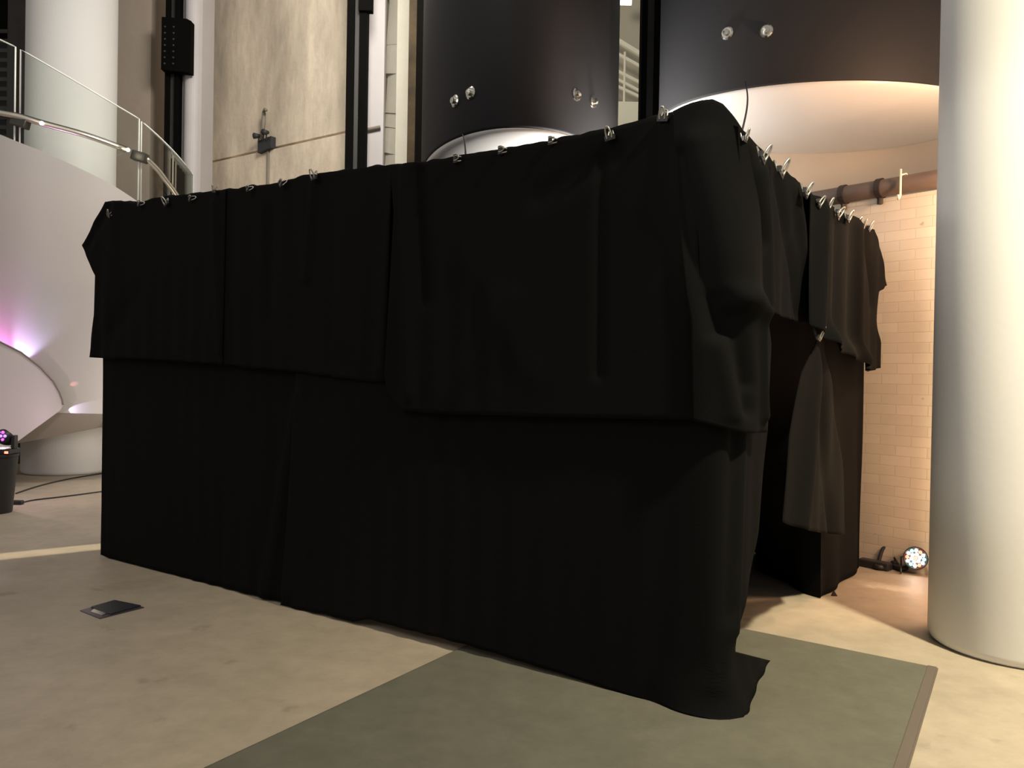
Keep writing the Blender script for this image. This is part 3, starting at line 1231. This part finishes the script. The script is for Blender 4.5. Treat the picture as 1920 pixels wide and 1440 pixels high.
# --- unseen sides of the same cloth, and a roof added to darken the inside
drape('black drape closing the left end of the booth', [(-WL - WR + 0.1, HT), (-WL + 0.05, HT)], [(-WL - WR + 0.1, 0.01), (-WL + 0.05, 0.01)], 0.0,
      raw=True, lip=0.1, seed=11)
drape('black drape closing the back of the booth towards the wall', [(WR - 0.03, HT), (WR + WL, HT)], [(WR - 0.03, 0.01), (WR + WL, 0.01)], 0.0,
      raw=True, lip=0.1, seed=12)
bm = bmesh.new()
NX, NY = 30, 22
g = []
for j in range(NY + 1):
    row = []
    for i in range(NX + 1):
        u, v = 0.02 + 0.96 * i / NX, 0.03 + 0.94 * j / NY
        p = C0 + dL * (WL * u) + dR * (WR * v)
        z = 2.36 - 0.05 * math.sin(math.pi * u) * math.sin(math.pi * v) + 0.01 * noise.noise((u * 9, v * 7, 0))
        row.append(bm.verts.new((p.x, p.y, z)))
    g.append(row)
for A_, B2 in zip(g, g[1:]):
    for i in range(NX):
        bm.faces.new((A_[i], A_[i + 1], B2[i + 1], B2[i]))
o = link('drape', bm, 'black_cloth', smooth=True)
md = o.modifiers.new('cloth_thickness', 'SOLIDIFY')
md.thickness = 0.004
tag(o, 'unseen black cloth added over the top of the booth', 'cloth')

# frame carrying the cloth
fr_t = thing('booth_frame', 'black tube frame hidden under the drapes of the booth', 'frame', C0)
ins = [C0 + dL * 0.08 + dR * 0.08, L0 - dL * 0.08 + dR * 0.08, B0 - dL * 0.08 - dR * 0.08, R0 + dL * 0.08 - dR * 0.08]
for q in ins:
    bm = bmesh.new()
    p = q - C0
    tube(bm, [(p.x, p.y, 0), (p.x, p.y, 2.33)], 0.025, 12)
    link('upright', bm, 'black_steel', fr_t, smooth=True)
for a, b in zip(ins, ins[1:] + ins[:1]):
    bm = bmesh.new()
    a_, b_ = a - C0, b - C0
    tube(bm, [(a_.x, a_.y, 2.31), (b_.x, b_.y, 2.31)], 0.022, 12)
    link('crossbar', bm, 'black_steel', fr_t, smooth=True)

# ------------------------------------------------------------------ clips along the hems


def make_clip():
    t = thing('spring_clip', 'clip', 'clip')
    bm = bmesh.new()
    prism(bm, [Vector((-0.022, -0.007, 0.0)), Vector((-0.022, 0.007, 0.0)), Vector((-0.022, 0.003, -0.020)), Vector((-0.022, -0.003, -0.020))], (0.044, 0, 0))
    link('jaw', bm, 'clip_body', t)
    for s in (-1, 1):
        bm = bmesh.new()
        lp = bez([(-0.010, s * 0.005, -0.014), (-0.012, s * 0.011, 0.004), (-0.007, s * 0.019, 0.026), (0, s * 0.022, 0.032),
                  (0.007, s * 0.019, 0.026), (0.012, s * 0.011, 0.004), (0.010, s * 0.005, -0.014)], 24)
        tube(bm, lp, 0.0036, 6)
        link('handle', bm, 'clip_steel', t, smooth=True)
    return t


clips = [
    (205, 402, 'L', 35, 1.0, 'silver clip below the left top corner of the booth'),
    (261, 381, 'L', 85, 0.9, 'dull silver clip on the top hem, nearest the left top corner'),
    (311, 379, 'L', -25, 1.0, 'tilted silver clip on the top hem, in front of the glass balustrade'),
    (357, 371, 'L', 80, 0.9, 'dull silver clip on the top hem below the end of the glass'),
    (402, 356, 'L', 10, 0.8, 'small clip on the top hem under the left part of the stained wall'),
    (465, 353, 'L', 75, 0.8, 'small dull clip on the top hem just left of the wall conduit'),
    (527, 343, 'L', 60, 0.9, 'greenish grey clip on the top hem just right of the wall conduit'),
    (588, 330, 'L', -10, 1.0, 'upright bright clip on the top hem, right part of the stained wall'),
    (856, 297, 'L', 90, 0.9, 'dark clip on the top hem under the left tip of the white underside'),
    (940, 281, 'L', 90, 0.85, 'dark clip on the top hem under the middle of the left white underside'),
    (1034, 263, 'L', 90, 0.85, 'dark clip on the top hem under the right tip of the left white underside'),
    (1143, 254, 'L', -8, 1.0, 'silver clip on the top hem below the lit slit'),
    (1243, 218, 'L', 8, 1.0, 'silver clip left of the humped near corner, under the right drum'),
    (1396, 257, 'R', 0, 0.9, 'grey clip on the short side hem at the foot of the hanging cord'),
    (1430, 291, 'R', 25, 1.3, 'large silver clip on the short side hem, second from the near corner'),
    (1464, 318, 'R', 20, 1.4, 'silver C-shaped clip on the short side hem, third from the near corner'),
    (1511, 358, 'R', 25, 1.3, 'silver clip on the short side hem, fourth from the near corner'),
    (1536, 379, 'R', 35, 1.1, 'silver clip on the short side hem, fifth from the near corner'),
    (1553, 384, 'R', 15, 1.1, 'silver clip on the short side hem, sixth from the near corner'),
    (1571, 400, 'R', 40, 1.3, 'silver clip on the short side hem, seventh from the near corner'),
    (1590, 407, 'R', 20, 1.2, 'silver clip on the short side hem, eighth from the near corner'),
    (1606, 418, 'R', 30, 1.2, 'silver clip on the short side hem, third from the far end'),
    (1617, 424, 'R', -20, 1.2, 'silver clip on the short side hem, second from the far end'),
    (1629, 426, 'R', 15, 1.2, 'silver clip on the short side hem, last at the far end'),
    (1535, 629, 'R', 10, 1.3, 'lone silver clip pinning back the curtain flap at the doorway'),
]
proto = make_clip()
for i, (px, py, fc, tilt, sc, lab) in enumerate(clips):
    c = proto if i == 0 else copy_tree(proto)
    n = nL if fc == 'L' else nR
    off = 0.125 if fc == 'R' else 0.10
    if px == 1396:
        off = 0.085
    p = on_plane(px, py, C0 + n * off, n)
    along = -dL if fc == 'L' else dR
    Mx = Matrix((along, -n, Z3)).transposed()
    c.matrix_world = Matrix.Translation(p) @ (Mx @ Matrix.Rotation(R(tilt), 3, 'Y')).to_4x4() @ Matrix.Scale(sc, 4)
    c['label'] = lab
    c['group'] = 'clips holding the black drapes'

# cords from the drums down to the booth
p1 = on_plane(1391, 247, C0 + nR * 0.02, nR)
p0 = P(1397, 153, 5.5)
cord('thin black cord hanging from the right drum to the near corner of the booth', p0, p1, 0.02)
p0 = P(867, 250, 5.9)
p1 = on_plane(873, 290, C0 + nL * 0.0, nL)
cord('thin black cord in front of the white underside of the left drum', p0, p1, 0.004)

# ------------------------------------------------------------------ floor things
# grey floor mat under the near corner
m0 = G(1750, 1254)
e1 = (G(1385, 1180) - m0)
e1.z = 0
e1.normalize()
e2 = (G(1692, 1440) - m0)
e2.z = 0
e2.normalize()
ml = G(880, 1211)
wlen_ = (ml - m0).dot(e1) - (ml - m0).dot(e2) * e1.dot(e2)
lft = []
A2 = Matrix(((e1.x, e2.x), (e1.y, e2.y))).inverted()
q = A2 @ Vector(((ml - m0).x, (ml - m0).y))
mw = q.x
t = thing('floor_mat', 'large grey floor mat under the near corner of the black booth', 'mat', (m0.x, m0.y, 0))
quad = [Vector((0, 0, 0)), e1 * mw, e1 * mw + e2 * 3.4, e2 * 3.4]
bm = bmesh.new()
prism(bm, [Vector((v.x, v.y, 0.0)) for v in quad], (0, 0, 0.009))
link('mat_surface', bm, 'mat_grey', t)
bm = bmesh.new()
g0 = e1 * 0.012
for a_, b_, c_ in ((e1 * mw, e1 * mw + e2 * 3.4, g0), (e1 * 0, e1 * mw, e2 * -0.012)):
    prism(bm, [Vector((v.x, v.y, 0.0005)) for v in (a_, b_, b_ + c_, a_ + c_)], (0, 0, 0.003))
link('mat_shadow_gap', bm, 'black_plastic', t)  # dark strips stand in for the shadow gap along the mat's edges
bm = bmesh.new()
prism(bm, [Vector((v.x, v.y, 0.0)) for v in (e1 * -0.02, e1 * 0.028, e1 * 0.028 + e2 * 3.4, e1 * -0.02 + e2 * 3.4)], (0, 0, 0.014))
bmesh.ops.bevel(bm, geom=[e for e in bm.edges if abs(e.verts[0].co.z - 0.014) < 1e-5 and abs(e.verts[1].co.z - 0.014) < 1e-5], offset=0.006, segments=2, affect='EDGES')
link('trim_bar', bm, 'mat_edge', t)

# floor socket lid
fp = [G(150, 1146), G(212, 1128), G(270, 1140), G(187, 1161)]
fc_ = sum(fp, Vector()) / 4
t = thing('floor_socket', 'dark hinged floor socket lid set in the concrete left of the booth', 'floor box', fc_)
rel = [p - fc_ for p in fp]
bm = bmesh.new()
prism(bm, [Vector((v.x, v.y, 0.0)) for v in rel], (0, 0, 0.005))
link('socket_frame', bm, 'lid_rim', t)
bm = bmesh.new()
a_, b_, c_, d_ = rel
inn = [a_.lerp(b_, 0.08).lerp(d_.lerp(c_, 0.08), 0.06), a_.lerp(b_, 0.97).lerp(d_.lerp(c_, 0.97), 0.06), a_.lerp(b_, 0.97).lerp(d_.lerp(c_, 0.97), 0.94), a_.lerp(b_, 0.08).lerp(d_.lerp(c_, 0.08), 0.94)]
lidq = [rel[0].lerp(rel[3], 0.5).lerp(rel[1].lerp(rel[2], 0.5), 0.3)]
q0 = rel[0].lerp(rel[1], 0.30)
q1 = rel[3].lerp(rel[2], 0.26)
lid = [q0.lerp(q1, 0.05), rel[1].lerp(rel[2], 0.05), rel[1].lerp(rel[2], 0.9), q1.lerp(q0, 0.04)]
prism(bm, [Vector((v.x, v.y, 0.004)) for v in lid], (0, 0, 0.008))
link('socket_lid', bm, 'lid_dark', t)
bm = bmesh.new()
fl_ = [rel[0].lerp(rel[3], 0.35).lerp(q0.lerp(q1, 0.35), 0.35), q0.lerp(q1, 0.2), q0.lerp(q1, 0.8), rel[0].lerp(rel[3], 0.85).lerp(q0.lerp(q1, 0.85), 0.45)]
prism(bm, [Vector((v.x, v.y, 0.004)) for v in fl_], (0, 0, 0.004))
link('cable_flap', bm, 'bolt_steel', t)

# tapered black bin with a stage light standing on it, at far left
pb = G(-13, 961)
t = thing('black_bin', 'tapered black bin at the left edge carrying a stage light', 'bin', (pb.x, pb.y, 0))
hb_ = P(10, 851, pb.y).z
bm = bmesh.new()
lathe(bm, [(0.145, 0.0), (0.15, 0.01), (0.192, hb_ - 0.02), (0.198, hb_ - 0.02), (0.198, hb_), (0.0, hb_)], (0, 0), 40)
link('body', bm, 'bin_black', t, smooth=True).data.set_sharp_from_angle(angle=R(40))
t = thing('stage_light', 'small moving-head stage light glowing magenta on the black bin', 'stage light', (pb.x + 0.10, pb.y, hb_))
bm = bmesh.new()
box(bm, (-0.09, -0.09, 0), (0.09, 0.09, 0.05), 0.01)
link('base', bm, 'black_plastic', t)
for s in (-1, 1):
    bm = bmesh.new()
    box(bm, (s * 0.085 - 0.015, -0.03, 0.05), (s * 0.085 + 0.015, 0.03, 0.17), 0.006)
    link('yoke_arm', bm, 'black_plastic', t)
bm = bmesh.new()
tube(bm, [(0, 0.08, 0.11), (0, 0.03, 0.13), (0.0, -0.05, 0.165)], 0.06, 18, radii=[0.045, 0.06, 0.065])
hd = link('head', bm, 'black_plastic', t, smooth=True)
for k in range(7):
    a = k * math.pi / 3
    r_ = 0 if k == 6 else 0.038
    bm = bmesh.new()
    bmesh.ops.create_icosphere(bm, subdivisions=2, radius=0.014, matrix=Matrix.Translation((r_ * math.cos(a), -0.052 - 0.01, 0.165 + r_ * math.sin(a))))
    link('lens', bm, 'lamp_magenta' if k % 2 else 'lamp_violet', hd, smooth=True)
bm = bmesh.new()
box(bm, (0.055, -0.095, 0.012), (0.085, -0.089, 0.032))
link('indicator', bm, 'lamp_red', t)


def floor_cable(label, pix, r=0.008, z=0.008, material='black_plastic', name='cable'):
    pts = [G(x, y, z) for x, y in pix]
    bm = bmesh.new()
    tube(bm, bez(pts, 40), r, 8)
    return tag(link(name, bm, material, smooth=True), label, 'cable')


floor_cable('black cable lying on the floor between the bin and the white column', [(32, 945), (60, 938), (110, 932), (150, 927), (215, 918)], 0.007)
floor_cable('black cable running along the floor under the curved stair', [(30, 925), (70, 912), (110, 902), (150, 894), (215, 884)], 0.008)
# power adapter by the bin
p = G(36, 945)
bm = bmesh.new()
box(bm, (-0.05, -0.03, 0), (0.05, 0.03, 0.04), 0.008)
o = link('power_adapter', bm, 'black_plastic', origin=None)
o.location = (p.x, p.y - 0.03, 0)
tag(o, 'small black power adapter on the floor beside the black bin', 'adapter')

# fixture on the concrete wall
pw = on_plane(506, 274, WP, nL)
Mw = Matrix((AX, -nL, Z3)).transposed().to_4x4()
t = thing('wall_fixture', 'dark box fixture with a mast and conduit on the stained concrete wall', 'fixture', pw)
t.matrix_world = Matrix.Translation(pw) @ Mw
sc = pw.y / F


def wl(px, py):
    return Vector(((px - 506) * sc * 1.2, 0, -(py - 274) * sc))


bm = bmesh.new()
prism(bm, [wl(490, 265) + Vector((0, -0.1, 0)), wl(521, 261) + Vector((0, -0.1, 0)), wl(521, 282) + Vector((0, -0.1, 0)), wl(490, 287) + Vector((0, -0.1, 0))], (0, 0.09, 0))
link('box', bm, 'grey_box', t)
bm = bmesh.new()
tube(bm, [wl(500, 264) + Vector((0, -0.1, 0)), wl(503, 235) + Vector((0, -0.1, 0)), wl(504, 215) + Vector((0, -0.1, 0))], 0.03, 10)
link('mast', bm, 'conduit', t, smooth=True)
bm = bmesh.new()
tube(bm, [wl(502, 216) + Vector((0, -0.1, 0)), wl(509, 210) + Vector((0, -0.12, 0)), wl(517, 215) + Vector((0, -0.16, 0))], 0.022, 10)
link('arm', bm, 'conduit', t, smooth=True)
for px, py, dx in ((495, 256, -1), (513, 253, 1)):
    bm = bmesh.new()
    c = wl(px, py) + Vector((0, -0.12, 0))
    tube(bm, [c + Vector((0, 0.03, 0.0)), c + Vector((dx * 0.02, -0.07, -0.02))], 0.04, 14, radii=[0.025, 0.045])
    tube(bm, [c, wl(px, 268) + Vector((0, -0.12, 0))], 0.012, 8)
    link('lamp_head', bm, 'grey_box', t, smooth=True)
bm = bmesh.new()
tube(bm, [wl(508, 284) + Vector((0, -0.04, 0)), wl(508, 345) + Vector((0, -0.04, 0)), Vector((wl(508, 345).x, -0.055, -pw.z + 0.05))], 0.022, 10)
link('conduit_pipe', bm, 'conduit', t, smooth=True)

# LED par light on the floor by the brick wall
pl = G(1716, 1078)
t = thing('par_light', 'lit multicolour LED floor lamp by the brick wall beside the white column', 'lamp', (pl.x, pl.y, 0))
aim = (CAM - Vector((pl.x, pl.y, 0.1)))
aim.z = aim.length * 0.12
aim.normalize()
q = aim.to_track_quat('Z', 'Y').to_matrix().to_4x4()
hc = Vector((0, 0, 0.115))
bm = bmesh.new()
lathe(bm, [(0.0, -0.10), (0.045, -0.095), (0.062, -0.05), (0.075, 0.0), (0.078, 0.012), (0.07, 0.012), (0.066, -0.002), (0.0, -0.002)], (0, 0), 32)
bmesh.ops.transform(bm, matrix=Matrix.Translation(hc) @ q, verts=bm.verts)
can = link('can', bm, 'black_plastic', t, smooth=True)
can.data.set_sharp_from_angle(angle=R(40))
k = 0
for ring, cnt in ((0.0, 1), (0.026, 6), (0.052, 12)):
    for i in range(cnt):
        a = 2 * math.pi * i / cnt + ring * 9
        bm = bmesh.new()
        bmesh.ops.create_icosphere(bm, subdivisions=1, radius=0.0125,
                                   matrix=Matrix.Translation(hc) @ q @ Matrix.Translation((ring * math.cos(a), ring * math.sin(a), 0.006)))
        mname = 'lamp_white'
        if ring > 0.04:
            mname = ('lamp_white', 'lamp_red', 'lamp_white', 'lamp_teal')[i % 4]
        elif ring == 0:
            mname = 'lamp_red'
        link('led', bm, mname, can, smooth=True)
        k += 1
side = Vector((0, 0, 1)).cross(aim).normalized()
for s in (-1, 1):
    bm = bmesh.new()
    c = side * s * 0.088
    tube(bm, [hc + side * s * 0.07, hc + c, Vector((c.x, c.y, 0.03)) - aim * 0.02, Vector((c.x, c.y, 0.004)) - aim * 0.06], 0.006, 8)
    tube(bm, [Vector((c.x, c.y, 0.05)), Vector((c.x, c.y, 0.004)) + aim * 0.05], 0.006, 8)
    link('stand', bm, 'black_plastic', t, smooth=True)
floor_cable('tangle of black cable at the foot of the brick wall beside the lit lamp',
            [(1706, 1062), (1690, 1066), (1672, 1058), (1660, 1045), (1650, 1050), (1640, 1060), (1655, 1064), (1672, 1054), (1655, 1044), (1630, 1052), (1622, 1058)], 0.018, 0.022)
g0, g1, g2, g3 = G(1646, 1063), G(1656, 1062), G(1672, 1064), G(1684, 1068)
bm = bmesh.new()
tube(bm, bez([g0 + Vector((0, 0, 0.02)), g1 + Vector((0, 0, 0.13)), g2 + Vector((0, 0, 0.12)), g3 + Vector((0, 0, 0.015))], 30), 0.012, 8)
tag(link('cable', bm, 'black_plastic', smooth=True), 'stiff black cable arching up against the foot of the brick wall', 'cable')
p = G(1679, 1066)
bm = bmesh.new()
box(bm, (-0.04, -0.03, 0), (0.05, 0.03, 0.05), 0.012, Matrix.Rotation(R(20), 4, 'Y'))
for v in bm.verts:
    v.co.z = max(v.co.z, 0.0)
o = link('power_adapter', bm, 'black_plastic')
o.location = (p.x, p.y, 0.0)
tag(o, 'black power block on the floor left of the lit LED lamp', 'adapter')
p = G(1640, 1066)
bm = bmesh.new()
box(bm, (-0.12, -0.04, 0), (0.10, 0.04, 0.055), 0.012)
o = link('power_strip', bm, 'black_plastic')
o.location = (p.x, p.y + 0.02, 0.0)
o.rotation_euler = (0, 0, ang)
tag(o, 'black power strip at the foot of the brick wall by the far curtain', 'power strip')

# crumpled scrap by the doorway
p = G(1563, 1117)
bm = bmesh.new()
for q in ((-0.018, -0.01, 0), (0.02, -0.012, 0), (0.012, 0.014, 0), (-0.012, 0.012, 0), (0.0, 0.0, 0.035), (0.008, -0.004, 0.022)):
    bm.verts.new(q)
bmesh.ops.convex_hull(bm, input=bm.verts)
o = link('scrap', bm, 'brown_steel')
o.location = p
tag(o, 'tiny dark crumpled scrap on the floor beside the far curtain', 'litter')

# light that the stage fixtures throw on the curved stair
spot('stage_beam', cyl(-40, 700, SR + 0.11), cyl(20, 632, SR), 58, (1.0, 0.26, 0.90), 74, 0.7, 0.01)
spot('stage_beam', cyl(20, 690, SR + 0.13), cyl(52, 640, SR), 22, (0.60, 0.55, 1.0), 60, 0.7, 0.01)
spot('stage_beam', cyl(104, 772, SR + 0.10), cyl(150, 768, SR), 7, (0.72, 0.68, 1.0), 30, 0.3, 0.005)
spot('stage_beam', cyl(108, 728, SR + 0.12), cyl(138, 720, SR), 2.0, (1.0, 0.25, 0.3), 16, 0.6, 0.005)
point('stage_glow', P(4, 806, 7.55), 9, (1.0, 0.70, 0.82), 0.02)
